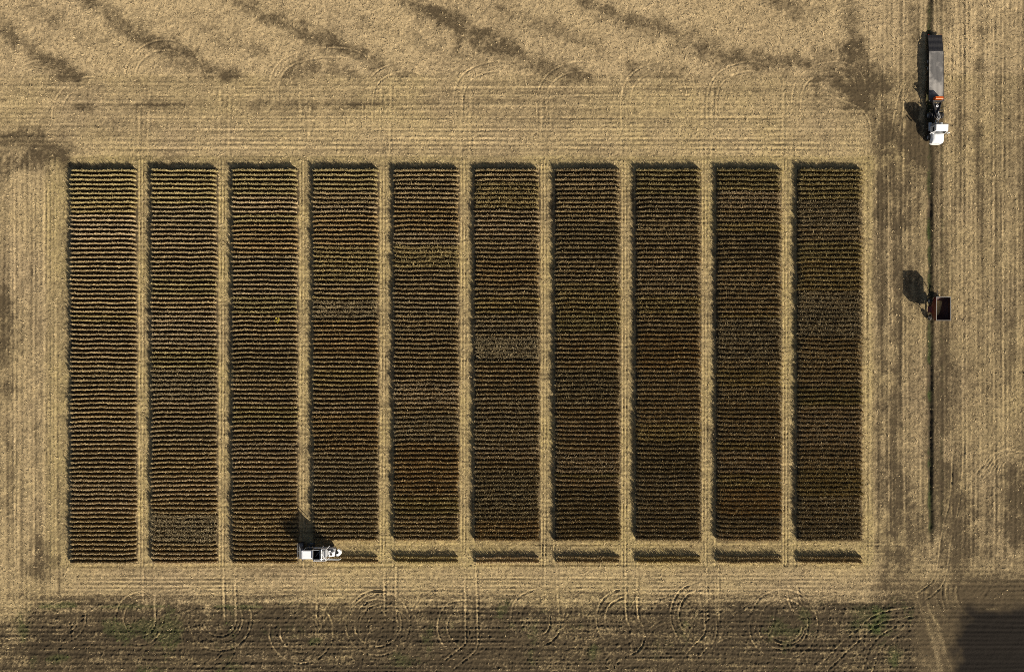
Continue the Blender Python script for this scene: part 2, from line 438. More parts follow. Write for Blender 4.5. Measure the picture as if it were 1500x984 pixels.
for k in range(9):
    r_ = 44 + k * 7.5 + 3 * math.sin(k * 2.3)
    rut(smooth_path([(1440 + 5 * math.cos(k * 1.7) + r_ * math.cos(a), 868 + 4 * math.sin(k * 3.1) + r_ * .95 * math.sin(a)) for a in np.linspace(R(200 - k * 3), R(110 + k * 2), 8)]), .22, .08, .22 if k < 6 else .1)
rut(smooth_path([(1502, 888), (1470, 890), (1440, 891)]), .3, -.03, .5)
for k in range(3):
    rut(smooth_path([(1435 + 5 * k, 880 - 8 * k), (1455, 858 - 5 * k), (1485, 849 - 3 * k), (1520, 852)]), .18, .06, .15)

# lane with ruts and the grassy furrow
lane_on = 1 - sstep(770, 800, PY + 6 * rag)
furx = 1361.5 + (PY / 984) * 2.0
fur = np.exp(-(np.abs(PX - furx + .8 * rag) / (3.7 + 1.1 * vn(X, Y, 2.0, 4.0, 3) + .5 * rag)) ** 2) * lane_on * (.75 + .3 * vn(X, Y, 3, 6, 4))
Z -= .42 * fur; cover -= 1.0 * fur; green += fur * np.clip(.55 + .55 * rag + .35 * vn(X, Y, 6, 6, 2), 0, .9); wet += .45 * fur
fl = np.exp(-((PX - furx + 7) / 4) ** 2) * lane_on; cover -= .16 * fl * (.6 + rag); fh = np.exp(-((PX - furx) / 9) ** 2) * lane_on; cover -= .22 * fh * (.8 + .6 * rag)
cl = sstep(1363, 1367, PX) * (1 - sstep(1374, 1382, PX)) * lane_on
cover -= .30 * cl; olive -= .2 * cl
cr = np.exp(-((PX - 1380) / 3) ** 2) * lane_on
cover -= .25 * cr; green += .25 * cr * (rag > .1)
for x0 in (1351.5, 1371.0):
    rut([(gx(x0), gy(-40)), (gx(x0 + 1), gy(400)), (gx(x0 + 2), gy(770))], .45, .05, .10)

# tyre tracks down the alleys, over both headlands, with turning loops
for c in range(9):
    a = (col_x(c)[1] / S + 750)
    for off, dd in ((4.5, .09), (8.5, .09), (22, .06)):
        rut([(gx(a + off), gy(236)), (gx(a + off + .5), gy(520)), (gx(a + off), gy(828))], .14, dd, .42, False)
    track([(a + 12, 122), (a + 11, 180), (a + 10, 238)], 14, depth=.05, lift=.2)
for x0 in (22, 50, 66, 72, 82):
    rut([(gx(x0), gy(250)), (gx(x0 + .5), gy(860))], .15, .06, .22)
for x0 in (1269, 1284, 1302, 1307, 1325, 1394, 1412, 1457, 1470):
    rut(smooth_path([(x0, -40 if x0 > 1320 else 236), (x0 + 1.5 * math.sin(x0), 400), (x0 + 1, 820)]), .16, .06, .26)
for y0, xa, xb in ((797.5, 500, 1345), (811, 500, 1330), (826, 95, 1320), (829, 95, 700), (847, 90, 1270), (852, 90, 1270), (859, 60, 1250), (864, 60, 1200), (871, 60, 1330), (889, 130, 700), (893, 700, 1240), (905, 60, 1300), (918, 100, 900), (932, 400, 1280), (948, 50, 1200), (966, 60, 1300),
                   (203, 110, 1230), (210, 100, 1240), (218, 110, 1240), (228, 95, 1250), (190, 200, 1200), (173, 130, 1200), (140, 100, 1100), (128, 150, 1150)):
    rut(smooth_path([(xa, y0), ((xa + xb) / 2, y0 + .8 * math.sin(y0)), (xb, y0)]), .15, .06 if y0 < 880 else .05, .3 if y0 < 875 else .06)
for c in range(9):
    a = (col_x(c)[1] / S + 750) + 18
    if c < 8: track([(a, 828), (a, 850), (a + (c % 3) * .7, 885), (a + 1, 912)], 17, depth=.09, lift=.6, wd=.17)
def faint_loops():
    r = random.Random(21)
    for k in range(34):
        cx = r.uniform(50, 1300); cy = r.uniform(895, 960); q = r.uniform(14, 48); a = r.uniform(0, 360)
        loop(cx, cy, q, a, a + r.uniform(60, 200), r.choice([5, 12, 16]), depth=.05, lift=r.uniform(.08, .2), wd=.11)
def loop(cx, cy, r, a0, a1, gap=13, **kw):
    track([(cx + r * math.cos(a), cy + r * math.sin(a)) for a in np.linspace(R(a0), R(a1), 10)], gap, **kw)
dk = dict(depth=.11, lift=.5, wd=.14)
loop(88, 903, 32, -20, 120, 12, **dk); loop(86, 905, 20, 10, 100, 4, **dk)
loop(208, 906, 33, 130, 290, 12, **dk); loop(205, 910, 28, -10, 110, 12, **dk)
loop(322, 906, 40, -30, 200, 13, **dk); loop(322, 908, 26, 0, 170, 5, **dk)
loop(441, 924, 39, -120, 200, 16, **dk); loop(444, 926, 22, -60, 90, 5, **dk)
loop(553, 912, 41, -150, 190, 13, **dk); loop(560, 915, 26, -30, 80, 5, **dk)
track([(562, 880), (572, 898), (588, 905), (596, 918)], 14, **dk)
track([(690, 880), (691, 920), (690, 945), (672, 962), (655, 975)], 18, **dk); track([(690, 885), (660, 890), (648, 915), (655, 940), (672, 955)], 14, **dk)
track([(800, 865), (765, 880), (756, 905), (765, 928), (790, 938), (812, 920), (810, 870)], 15, **dk)
track([(925, 880), (927, 905), (935, 925), (930, 945), (905, 957), (892, 975)], 17, **dk); track([(918, 865), (890, 880), (880, 905), (888, 930), (905, 938)], 13, **dk)
track([(1040, 830), (1041, 900), (1040, 930), (1025, 948), (1010, 965)], 17, **dk); track([(1030, 855), (1000, 870), (988, 900), (998, 930), (1015, 945)], 12, **dk)
loop(1147, 914, 44, -170, 190, 14, **dk); loop(1150, 914, 28, 0, 150, 5, **dk); track([(1160, 862), (1168, 888), (1185, 900), (1192, 915)], 17, **dk)
track([(1200, 984), (1245, 940), (1290, 905), (1345, 895)], 14, **dk); track([(1268, 990), (1285, 945), (1320, 920)], 14, **dk)
faint_loops()
lt = dict(depth=.055, lift=.27, wd=.13)
loop(242, 118, 52, 180, 350, 15, **lt); loop(133, 170, 50, 170, 290, 13, **lt); loop(60, 132, 38, 180, 320, 10, **lt)
track([(400, 160), (404, 115), (425, 90), (470, 78), (520, 82), (560, 110)], 14, **lt)
for cx in (540, 672, 795, 918, 1044, 1168):
    track([(cx, 190), (cx - 1, 150), (cx + 6, 122), (cx + 28, 104), (cx + 62, 98), (cx + 88, 112), (cx + 96, 140)], 14, **lt)
track([(1265, 232), (1268, 190), (1258, 168), (1230, 155), (1200, 140)], 16, **lt)
track([(1330, 120), (1318, 160), (1310, 215)], 12, **lt); track([(1405, 640), (1400, 720), (1386, 790), (1375, 850), (1340, 880)], 15, **lt)
for k in range(4): track([(1430 + 6 * k, 700 + 5 * k), (1460 + 3 * k, 668), (1500, 655 + 4 * k)], 9, **lt)
# broad relief of the spread straw swaths in the top field
sw = vn(X * .86 + Y * .5, Y * .86 - X * .5, 26, 3.4, 4)
Z += top * .04 * sw; cover += top * .05 * sw

Z = np.where((PX > 1340) & (PX < 1385) & (PY < 800), Z, np.maximum(Z, -.15))
fadeout = np.clip(1 - np.maximum(np.abs(X) - 92, np.abs(Y) - 62) / 40, 0, 1)
Z *= fadeout
cover = np.clip(cover, -.4, 1.15); green = np.clip(green, 0, 1); wet = np.clip(wet, 0, 1); olive = np.clip(olive, 0, 1)
VC = np.stack([cover, green, wet, olive], -1).reshape(-1, 4).astype(np.float32)
V = np.stack([X, Y, Z], -1).reshape(-1, 3)
ny, nx = X.shape
idx = np.arange(ny * nx).reshape(ny, nx)
F = np.stack([idx[:-1, :-1], idx[:-1, 1:], idx[1:, 1:], idx[1:, :-1]], -1)
fpx = (PX[:-1, :-1] + PX[1:, 1:]) / 2; fpy = (PY[:-1, :-1] + PY[1:, 1:]) / 2
f_pl = (plough[:-1, :-1] > .5); f_ti = (tilled[:-1, :-1] > .5) & ~f_pl
f_la = (fpx > 1345) & (fpx < 1383) & (fpy < 785) & ~f_pl & ~f_ti
f_st = ~(f_pl | f_ti | f_la)
def region(name, mask, label):
    f = F[mask]
    u, inv = np.unique(f.ravel(), return_inverse=True)
    o = mesh_np(name, V[u], inv.reshape(-1, 4), M_GROUND, smooth=False)
    at = o.data.color_attributes.new('cover', 'FLOAT_COLOR', 'POINT')
    at.data.foreach_set('color', VC[u].ravel())
    return tag(o, label, kind='structure')
region('stubble_field', f_st, 'pale harvested stubble field around the crop plots')
region('tilled_field', f_ti, 'dark tilled soil with circular tyre tracks below the plots')
region('ploughed_field', f_pl, 'very dark ploughed soil in the bottom right corner')
region('farm_track', f_la, 'straight dirt farm track with a grassy furrow')

def sample(field, x, y):
    i = np.clip(np.searchsorted(xs, x), 0, nx - 1); j = np.clip(np.searchsorted(ys, y), 0, ny - 1)
    return field[j, i]

# ------------------------------------------------------------------ loose straw, grass
def blades(n_try, keep, size, tilt, seed):
    r = np.random.default_rng(seed)
    x = r.uniform(-90, 90, n_try); y = r.uniform(-60, 60, n_try)
    k = keep(x, y, r); x = x[k]; y = y[k]; n = len(x)
    a = r.uniform(0, 2 * math.pi, n); L = r.uniform(size[0], size[1], n); wd = r.uniform(size[2], size[3], n)
    el = r.uniform(tilt[0], tilt[1], n)
    dx = np.cos(a) * np.cos(el) * L; dy = np.sin(a) * np.cos(el) * L; dz = np.sin(el) * L
    px = -np.sin(a) * wd / 2; py = np.cos(a) * wd / 2
    z = sample(Z, x, y) + .01
    v = np.stack([np.stack([x - px, y - py, z], -1), np.stack([x + px, y + py, z], -1), np.stack([x + dx + px * .5, y + dy + py * .5, z + dz], -1), np.stack([x + dx - px * .5, y + dy - py * .5, z + dz + .005], -1)], 1)
    return v.reshape(-1, 3), np.arange(n * 4).reshape(-1, 4)
rows_s = lambda x, y: sample(in_rows, x, y)
def k_straw(x, y, r):
    c = sample(cover, x, y); return (r.random(len(x)) < np.clip(c * 1.1 - .15, .05, 1)) & (rows_s(x, y) < .3) & (sample(plough, x, y) < .1) & (r.random(len(x)) > .5 * sample(tilled, x, y))
v, f = blades(240000, k_straw, (.12, .40, .04, .11), (R(3), R(50)), 3)
tag(mesh_np('straw_litter', v, f, M_STRAW), 'loose pale straw scattered over the harvested ground', kind='stuff')
def k_grass(x, y, r):
    g = sample(green, x, y); return (r.random(len(x)) < np.clip(g * 1.3 - .15, 0, 1)) & (rows_s(x, y) < .3)
v, f = blades(500000, k_grass, (.08, .22, .03, .07), (R(25), R(75)), 4)
tag(mesh_np('grass', v, f, M_GRASS), 'short green grass in the furrow and patches of green weeds on tilled soil', kind='stuff')

# ------------------------------------------------------------------ crop rows
TAN = (0.40, 0.30, 0.165); PALE = (0.47, 0.36, 0.225); OLIVE = (0.37, 0.30, 0.135); ORANGE = (0.38, 0.255, 0.115)
DARK = (0.27, 0.205, 0.115); RED = (0.38, 0.285, 0.165); GREYB = (0.35, 0.275, 0.17); YEL = (0.40, 0.305, 0.13)
special = {  # column: [(first row, last row, colour, lodged)]
    0: [(0, 7, OLIVE, 0), (10, 15, PALE, 0), (16, 20, RED, 0), (34, 42, RED, 0), (58, 64, RED, 0)],
    1: [(0, 7, OLIVE, 0), (13, 19, RED, 0), (31, 38, PALE, .2), (44, 50, GREYB, .4), (76, 81, GREYB, 1)],
    2: [(0, 5, OLIVE, 0), (6, 9, PALE, 0), (12, 18, ORANGE, 0), (20, 26, RED, 0), (40, 45, DARK, 0)],
    3: [(0, 4, OLIVE, 0), (10, 16, ORANGE, 0), (17, 24, YEL, .3), (29, 32, GREYB, .7), (33, 40, ORANGE, 0), (54, 61, ORANGE, .2), (62, 80, GREYB, .2)],
    4: [(8, 13, ORANGE, 0), (14, 17, PALE, .1), (17, 21, YEL, .6), (47, 51, PALE, .4), (54, 60, GREYB, .3), (60, 70, ORANGE, .1)],
    5: [(3, 8, YEL, .4), (9, 14, PALE, 0), (20, 25, ORANGE, .1), (37, 41, GREYB, 1), (50, 60, GREYB, .3), (66, 76, DARK, .5), (77, 81, ORANGE, .3)],
    6: [(12, 18, DARK, .1), (25, 31, YEL, .2), (44, 50, DARK, .3), (55, 58, PALE, 0), (62, 66, PALE, .4), (70, 81, DARK, .2)],
    7: [(0, 5, OLIVE, 0), (6, 10, GREYB, 0), (36, 43, ORANGE, .1), (60, 66, DARK, .2), (67, 81, GREYB, .2)],
    8: [(0, 4, OLIVE, 0), (5, 8, PALE, .3), (14, 20, DARK, 0), (33, 41, GREYB, .4), (62, 66, PALE, .2), (70, 75, ORANGE, .2)],
    9: [(0, 6, OLIVE, .1), (7, 12, GREYB, .4), (22, 25, YEL, .2), (27, 36, GREYB, .6), (56, 60, PALE, .3), (66, 71, YEL, .3), (72, 81, GREYB, .4)],
}
pal = [TAN, TAN, TAN, PALE, GREYB, RED, OLIVE, TAN, YEL]
group_rnd = random.Random(11)
def style(c, r):
    col, lod = group_style[(c, r // 4)]
    for a, b, cc, l in special.get(c, []):
        if a <= r <= b: col, lod = cc, l
    k = (1.0 - .018 * c) * (1 - .28 * min(1, lod)) * group_rnd.uniform(.9, 1.1)
    return tuple((v * .55 + t_ * .45) * k * 1.36 for v, t_ in zip(col, (.40, .315, .15))), lod
group_style = {(c, g): (group_rnd.choice(pal), group_rnd.choice([0, 0, 0, .06, .2]) + .014 * c) for c in range(NCOL) for g in range(23)}
wig_rng = np.random.default_rng(5)
def crop_row(parent, c, r, x0, x1, yc, origin, sparse=False):
    col, lod = style(c, r); lod *= .75
    g = np.random.default_rng(1000 * c + r)
    L = x1 - x0; n = int(L / .085)
    x = np.linspace(x0, x1, n)
    wig = .075 * vn(x, np.full(n, yc), 3.0, 3.2, 2) + .035 * vn(x, np.full(n, yc), .9, 1.4, 3) + .03 * vn(x, np.full(n, yc), .35, .5, 4)
    # rows bend at their left ends
    bend = np.exp(-((x - x0) / .9)) * .28 * vn(np.array([yc]), np.array([0.0 + c]), 4.0, 1, 5)[0]
    y = yc + wig + bend
    hh = CH * (1 - .15 * lod + .09 * vn(x, np.full(n, yc), 1.8, 1.5, 6) + .10 * vn(x, np.full(n, yc * 3), .45, .3, 7) + .07 * g.uniform(-1, 1, n))
    endt = np.clip(np.minimum(x - x0, x1 - x) / .35, 0, 1); hh = hh * (.45 + .55 * endt ** .5)
    y = y + lod * .16 * vn(x, np.full(n, yc * 5), .7, .9, 2)
    if sparse: hh = hh * .84
    ck = .62 if sparse else 1.0
    prof = np.array([(-1, 0.0), (-1.0, .30), (-.8, .54), (-.45, .68), (0, .74), (.45, .68), (.8, .54), (1.0, .30), (1, 0.0)])
    hw = .15 + .06 * lod + .03 * vn(x, np.full(n, yc), .7, .3, 1)
    px = x[:, None] + g.normal(0, .018, (n, 9)); py = y[:, None] + hw[:, None] * prof[None, :, 0] + g.normal(0, .022 + .02 * lod, (n, 9))
    pz = ck * hh[:, None] * prof[None, :, 1] * (1 + g.normal(0, .045 + .05 * lod, (n, 9)))
    pz[:, [0, 8]] = 0.0
    V1 = np.stack([px, py, pz], -1).reshape(-1, 3)
    id_ = np.arange(n * 9).reshape(n, 9)
    F1 = np.stack([id_[:-1, :-1], id_[1:, :-1], id_[1:, 1:], id_[:-1, 1:]], -1).reshape(-1, 4)
    caps = np.array([[id_[0, k], id_[0, k + 1], id_[0, 8 - k - 1], id_[0, 8 - k]] for k in range(3)] + [[id_[-1, k + 1], id_[-1, k], id_[-1, 8 - k], id_[-1, 8 - k - 1]] for k in range(3)])
    # stems and pods standing out of the stand
    m = int(L / .085 * 11)
    if sparse: m = int(m * .6)
    bx = g.uniform(x0, x1, m); gp_ = .36 if sparse else .27
    cl_m = g.random(m) < (.8 if sparse else .6); bx = np.where(cl_m, np.clip(np.round(bx / gp_) * gp_ + g.normal(0, .04, m), x0, x1), bx); k = np.clip(((bx - x0) / L * (n - 1)).astype(int), 0, n - 1)
    spread = .055 + .006 * c + .17 * lod
    by = y[k] + g.normal(0, .06, m); bz = hh[k] * g.uniform(.15, .75, m)
    tx = bx + g.normal(0, .10 + .15 * lod, m); ty = by + g.normal(0, spread, m); tz = hh[k] * (g.uniform(.78, 1.1, m) + g.uniform(.1, .38, m) * (g.random(m) < .2))
    wd = g.uniform(.015, .04, m); a = g.uniform(0, math.pi, m)
    ox = np.cos(a) * wd; oy = np.sin(a) * wd
    V2 = np.stack([np.stack([bx - ox, by - oy, bz], -1), np.stack([bx + ox, by + oy, bz], -1), np.stack([tx + ox * .4, ty + oy * .4, tz], -1), np.stack([tx - ox * .4, ty - oy * .4, tz + .01], -1)], 1).reshape(-1, 3)
    F2 = np.arange(m * 4).reshape(-1, 4) + len(V1)
    vv = np.concatenate([V1, V2]) - np.array(origin)
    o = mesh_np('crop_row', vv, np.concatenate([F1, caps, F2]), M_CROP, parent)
    o.data.materials.clear(); o.data.materials.append(M_PODS_SHADE); o.data.materials.append(M_CROP)
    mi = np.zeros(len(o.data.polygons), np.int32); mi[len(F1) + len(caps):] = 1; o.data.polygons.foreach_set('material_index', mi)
    o.color = (*col, 1)
    return o
ordw = ['first', 'second', 'third', 'fourth', 'fifth', 'sixth', 'seventh', 'eighth', 'ninth', 'tenth']
plot_lab = [
    'leftmost plot of brown soybean rows, beside the wide left headland, with wavy rows',
    'second plot from the left, with a rough tangled patch near its bottom end',
    'third plot from the left, its bottom right corner touching the white harvester',
    'fourth plot from the left, right of the harvester shadow, with orange brown bands',
    'fifth plot from the left, with a dark orange band near the top',
    'sixth plot from the left, with dark orange band in its upper third',
    'seventh plot from the left, with a yellow orange band above its middle',
    'third plot from the right, with a dark brown orange band at its middle',
    'ninth plot from the left, with bright pale rows close below its olive top',
    'rightmost plot of dark soybean rows, beside the bare ground next to the farm track']
strip_lab = {3: 'two row soybean strip left standing just right of the white harvester', 4: 'two row soybean strip below the fifth plot, next strip right of the harvester one',
             5: 'two row soybean strip below the sixth plot, just right of centre', 6: 'two row soybean strip below the seventh plot', 7: 'two row soybean strip below the eighth plot',
             8: 'two row soybean strip below the ninth plot, second from the right', 9: 'rightmost two row soybean strip, below the darkest plot near the farm track'}
for c in range(NCOL):
    a, b = col_x(c); last = 86 if c < 3 else 81
    o0 = ((a + b) / 2, (row_y(0) + row_y(last)) / 2, 0)
    root = empty('crop_plot', o0)
    tag(root, plot_lab[c], 'crop plot', 'soybean trial plots side by side')
    for r in range(last + 1):
        j = wig_rng.uniform(-.2, .2, 2)
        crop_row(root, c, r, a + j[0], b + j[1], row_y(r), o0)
    if c >= 3:
        o0 = ((a + b) / 2, row_y(85.5), 0)
        root = empty('crop_strip', o0)
        tag(root, strip_lab[c], 'crop strip', 'two row strips standing along the bottom edge')
        for r in (85, 86):
            j = wig_rng.uniform(-.1, .1, 2)
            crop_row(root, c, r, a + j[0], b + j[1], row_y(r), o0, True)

# a yellow weed standing above the rows of the third plot
g = random.Random(3)
wx, wy = gx(405.5, 1.1), gy(468.5, 1.1)
wroot = empty('weed_plant', (wx, wy, 0))
tag(wroot, 'small bright yellow weed sticking out of the rows of the third plot', 'weed')
M_YEL = plant_material('yellow_leaves', False, (0.45, 0.36, 0.05), 5, (.7, 1.3))
st = B(); lf = B()
for k in range(9):
    a = k * 2.4; L = .28 + .05 * (k % 3)
    p = Vector((0.12 * math.cos(a), 0.12 * math.sin(a), .5 + .07 * k)); q = p + Vector((L * math.cos(a), L * math.sin(a), .25))
    st.tube((0, 0, p.z - .35), p, .012, .009, seg=6); st.tube(p, q, .009, .005, seg=5)
    for s_ in range(4):
        c_ = p.lerp(q, .35 + .2 * s_) + Vector((g.uniform(-.08, .08), g.uniform(-.08, .08), .03))
        t = bmesh.new(); bmesh.ops.create_icosphere(t, subdivisions=1, radius=.075)
        bmesh.ops.transform(t, matrix=Matrix.Translation(c_) @ Matrix.Rotation(g.uniform(0, 3), 4, 'Z') @ Matrix.Rotation(g.uniform(-.6, .6), 4, 'X') @ Matrix.Diagonal((1.3, .7, .14, 1)), verts=t.verts); lf.merge(t)
st.tube((0, 0, 0), (0, 0, 1.1), .018, .01, seg=6)
st.build('stem', M_YEL, wroot); lf.build('foliage', M_YEL, wroot)

# ------------------------------------------------------------------ truck (front faces -y)
tr = empty('semi_truck', (gx(1367.8), gy(202.6), 0))
tag(tr, 'white day cab semi truck hitched to the flatbed trailer at the upper right', 'truck')
fr = B()
for s_ in (-1, 1): fr.box(s_ * .36, -.8, .62, s_ * .46, 4.75, .9, .01)
for yy in (.9, 2.2, 3.2, 4.6): fr.box(-.4, yy, .66, .4, yy + .12, .84, .01)
fr.tube((-.85, 3.65, .52), (.85, 3.65, .52), .09); fr.tube((-.85, 0, .5), (.85, 0, .5), .07)
fr.build('chassis', M_BLACK, tr)
# hood, tapered and rounded at the front
hd = B()
prof = [(-.62, .95, 1.02, 1.50), (-.92, .88, .70, 1.42), (-1.1, .62, .62, 1.25)]
t = bmesh.new()
rings = []
for (yy, hw, z0, z1) in [(.36, .93, .98, 1.78), (.1, .92, 1.0, 1.72), (-.5, .95, .85, 1.66), (-.88, .95, .66, 1.58), (-1.06, .88, .66, 1.42), (-1.14, .72, .68, 1.18)]:
    pts = [(-hw, z0), (-hw, z1 - .22), (-hw * .9, z1 - .06), (-hw * .45, z1), (0, z1 + .02), (hw * .45, z1), (hw * .9, z1 - .06), (hw, z1 - .22), (hw, z0)]
    rings.append([t.verts.new((x_, yy, z_)) for x_, z_ in pts])
for i in range(len(rings) - 1):
    for k in range(8): t.faces.new((rings[i][k], rings[i][k + 1], rings[i + 1][k + 1], rings[i + 1][k]))
t.faces.new(rings[-1]); t.faces.new(rings[0][::-1])
bmesh.ops.recalc_face_normals(t, faces=t.faces); hd.merge(t)
hood = hd.build('hood', M_WHITE, tr, smooth=True)
gr = B()
for k in range(6): gr.box(-.5, -1.17, .70 + .08 * k, .5, -1.12, .74 + .08 * k, .006)
gr.build('grille', M_STEEL, hood)
for s_ in (-1, 1):
    B().lathe([(-.03, .001), (-.03, .1), (.03, .1), (.03, .001)], (s_ * .80, -1.05, 1.05), 'y', 16).build('headlight', M_LAMP, tr)
B().prism([(-1.02, -.98), (-.85, -1.14), (-.5, -1.2), (.5, -1.2), (.85, -1.14), (1.02, -.98), (.95, -.9), (-.95, -.9)], 'z', .42, .66, .02).build('bumper', M_WHITE, tr)
# fenders over the front wheels
for s_ in (-1, 1):
    fd = B(); n = 10
    pts = [(.68 * math.cos(a), .5 + .68 * math.sin(a)) for a in np.linspace(R(10), R(170), n)] + [(.60 * math.cos(a), .5 + .60 * math.sin(a)) for a in np.linspace(R(170), R(10), n)]
    fd.prism(pts, 'x', s_ * .86, s_ * 1.01, 0); fd.build('fender', M_WHITE, tr)
# cab body and raked windscreen
cb = B()
cb.prism([(.32, .85), (.32, 1.80), (.34, 1.86), (.56, 2.72), (.66, 2.86), (1.56, 2.9), (1.66, 2.8), (1.68, .85)], 'x', -1.02, 1.02, .05)
cab = cb.build('cab', M_WHITE, tr)
B().prism([(.50, 2.86), (.62, 2.96), (1.56, 3.04), (1.68, 2.98), (1.68, 2.88), (.7, 2.84)], 'x', -.98, .98, .03).build('roof', M_WHITE, cab)
B().prism([(.32, 1.88), (.53, 2.68), (.555, 2.67), (.345, 1.87)], 'x', -.88, .88, 0).build('windscreen', M_GLASS, cab).location = (0, -.02, .015)
B().box(-.6, 1.69, 1.95, .6, 1.71, 2.5, .005).build('rear_window', M_GLASS, cab)
for s_ in (-1, 1):
    d = B().prism([(.48, .95), (.48, 1.82), (.68, 2.62), (1.45, 2.62), (1.45, .95)], 'x', s_ * 1.02, s_ * 1.045, .008).build('door', M_WHITE, cab)
    B().prism([(.56, 1.85), (.74, 2.50), (1.37, 2.50), (1.37, 1.85)], 'x', s_ * 1.047, s_ * 1.058, 0).build('window', M_GLASS, d)
    B().box(s_ * 1.047, 1.22, 1.55, s_ * 1.08, 1.38, 1.60, .005).build('handle', M_BLACK, d)
    mr = B().tube((s_ * 1.03, .58, 2.3), (s_ * 1.38, .42, 2.4), .02).tube((s_ * 1.03, .58, 1.8), (s_ * 1.38, .42, 1.8), .02)
    mr.box(s_ * 1.3, .34, 1.75, s_ * 1.52, .44, 2.45, .03); mr.build('mirror', M_WHITE, cab)
    B().tube((s_ * .88, 1.05, .62), (s_ * .88, 2.4, .62), .29, seg=20).build('fuel_tank', M_STEEL, tr)
    B().box(s_ * .6, .75, .35, s_ * 1.12, 1.3, .42, .01).build('step', M_BLACK, tr)
ex = B().tube((-.92, 1.9, .8), (-.92, 1.9, 3.1), .07).tube((-.92, 1.9, 1.3), (-.92, 1.9, 2.3), .12)
ex.build('exhaust_stack', M_STEEL, tr)
for s_ in (-1, 1):
    wheel(tr, (s_ * 1.1, 0, .5), .5, .28, M_STEEL, 'x', s_)
    wheel(tr, (s_ * 1.08, 3.65, .5), .5, .28, M_STEEL, 'x', s_)
    wheel(tr, (s_ * .70, 3.65, .5), .5, .26, M_BLACK, 'x', s_)
    B().box(s_ * .55, 4.42, .35, s_ * 1.16, 4.46, 1.0, .005).build('mud_flap', M_BLACK, tr)
B().prism([(-.45, 3.1), (.45, 3.1), (.45, 3.9), (.18, 4.35), (-.18, 4.35), (-.45, 3.9)], 'z', .96, 1.06, .01).build('coupling_plate', M_BLACK, tr)
hs = B()
for k, xo in enumerate((-.2, .05, .25)):
    pts = [Vector((xo, 1.70, 1.4)), Vector((xo - .1, 2.6, 1.15)), Vector((xo + .25, 3.1, 1.25)), Vector((xo * .5 + .1, 3.7, 1.42)), Vector((.05, 4.1, 1.5))]
    for a_, b_ in zip(pts, pts[1:]): hs.tube(a_, b_, .035, seg=8)
hs.build('air_hose', M_STEEL, tr)

# ------------------------------------------------------------------ trailer
tl = empty('flatbed_trailer', (gx(1367.2), gy(151.0), 0))
tag(tl, 'long dark flatbed trailer with worn deck and sloping black tail behind the white truck', 'trailer')
def deck_material():
    m, nd, lk, p = mat_new('worn_deck')
    tc = N(nd, 'ShaderNodeTexCoord')
    mp = N(nd, 'ShaderNodeMapping'); mp.inputs['Scale'].default_value = (1, .12, 1); lk.new(tc.outputs['Object'], mp.inputs[0])
    nz = N(nd, 'ShaderNodeTexNoise'); nz.inputs['Scale'].default_value = 7; nz.inputs['Detail'].default_value = 8; nz.inputs['Roughness'].default_value = .75; lk.new(mp.outputs[0], nz.inputs['Vector'])
    nb = N(nd, 'ShaderNodeTexNoise'); nb.inputs['Scale'].default_value = .55; nb.inputs['Detail'].default_value = 5; lk.new(tc.outputs['Object'], nb.inputs['Vector'])
    mr = N(nd, 'ShaderNodeMapRange'); mr.inputs[1].default_value = .47; mr.inputs[2].default_value = .62; lk.new(nb.outputs[0], mr.inputs[0])
    sx = N(nd, 'ShaderNodeSeparateXYZ'); lk.new(tc.outputs['Object'], sx.inputs[0])
    pp = N(nd, 'ShaderNodeMath', operation='PINGPONG'); lk.new(sx.outputs[0], pp.inputs[0]); pp.inputs[1].default_value = .1
    ls = N(nd, 'ShaderNodeMath', operation='LESS_THAN'); lk.new(pp.outputs[0], ls.inputs[0]); ls.inputs[1].default_value = .012
    c = mixc(nd, lk, nz.outputs[0], (.06, .056, .053), (.22, .205, .185))
    c2 = mixc(nd, lk, mr.outputs[0], c, (.36, .33, .29))
    lk.new(mixc(nd, lk, ls.outputs[0], c2, (.02, .02, .02)), p.inputs['Base Color'])
    p.inputs['Roughness'].default_value = .8
    return m
M_DECK = deck_material()
M_RAMP = paint('ramp_steel', (0.022, 0.021, 0.023), .7, 0, .3, (.07, .06, .05))
LD = 8.2
B().box(-1.17, 0, .93, 1.17, LD, 1.05, .01).build('deck', M_DECK, tl, 'worn grey boards with pale scuffs')
fr = B()
for s_ in (-1, 1):
    fr.box(s_ * 1.18, 0, .82, s_ * 1.23, LD, 1.07, .01)
    fr.box(s_ * .42, .1, .55, s_ * .54, LD - .1, .92, .01)
for k in range(12): fr.box(-1.16, .15 + k * .7, .78, 1.16, .25 + k * .7, .92, .01)
fr.build('chassis', M_BLACK, tl)
rp = B()
rp.prism([(LD + .02, 1.04), (LD + 2.85, .52), (LD + 2.85, .44), (LD + .02, .86)], 'x', -1.19, 1.19, .01)
ramp = rp.build('ramp', M_RAMP, tl)
cl_ = B()
for k in range(13):
    yy = LD + .15 + k * .21; zz = 1.04 - (yy - LD) * (.52 / 2.85)
    cl_.box(-1.14, yy, zz, 1.14, yy + .04, zz + .035, .006)
for k in range(9):
    xx = -1.12 + k * .28
    cl_.prism([(LD + .05, 1.045), (LD + 2.83, .535), (LD + 2.83, .515), (LD + .05, 1.0)], 'x', xx, xx + .035, 0)
cl_.build('cleats', M_RAMP, ramp)
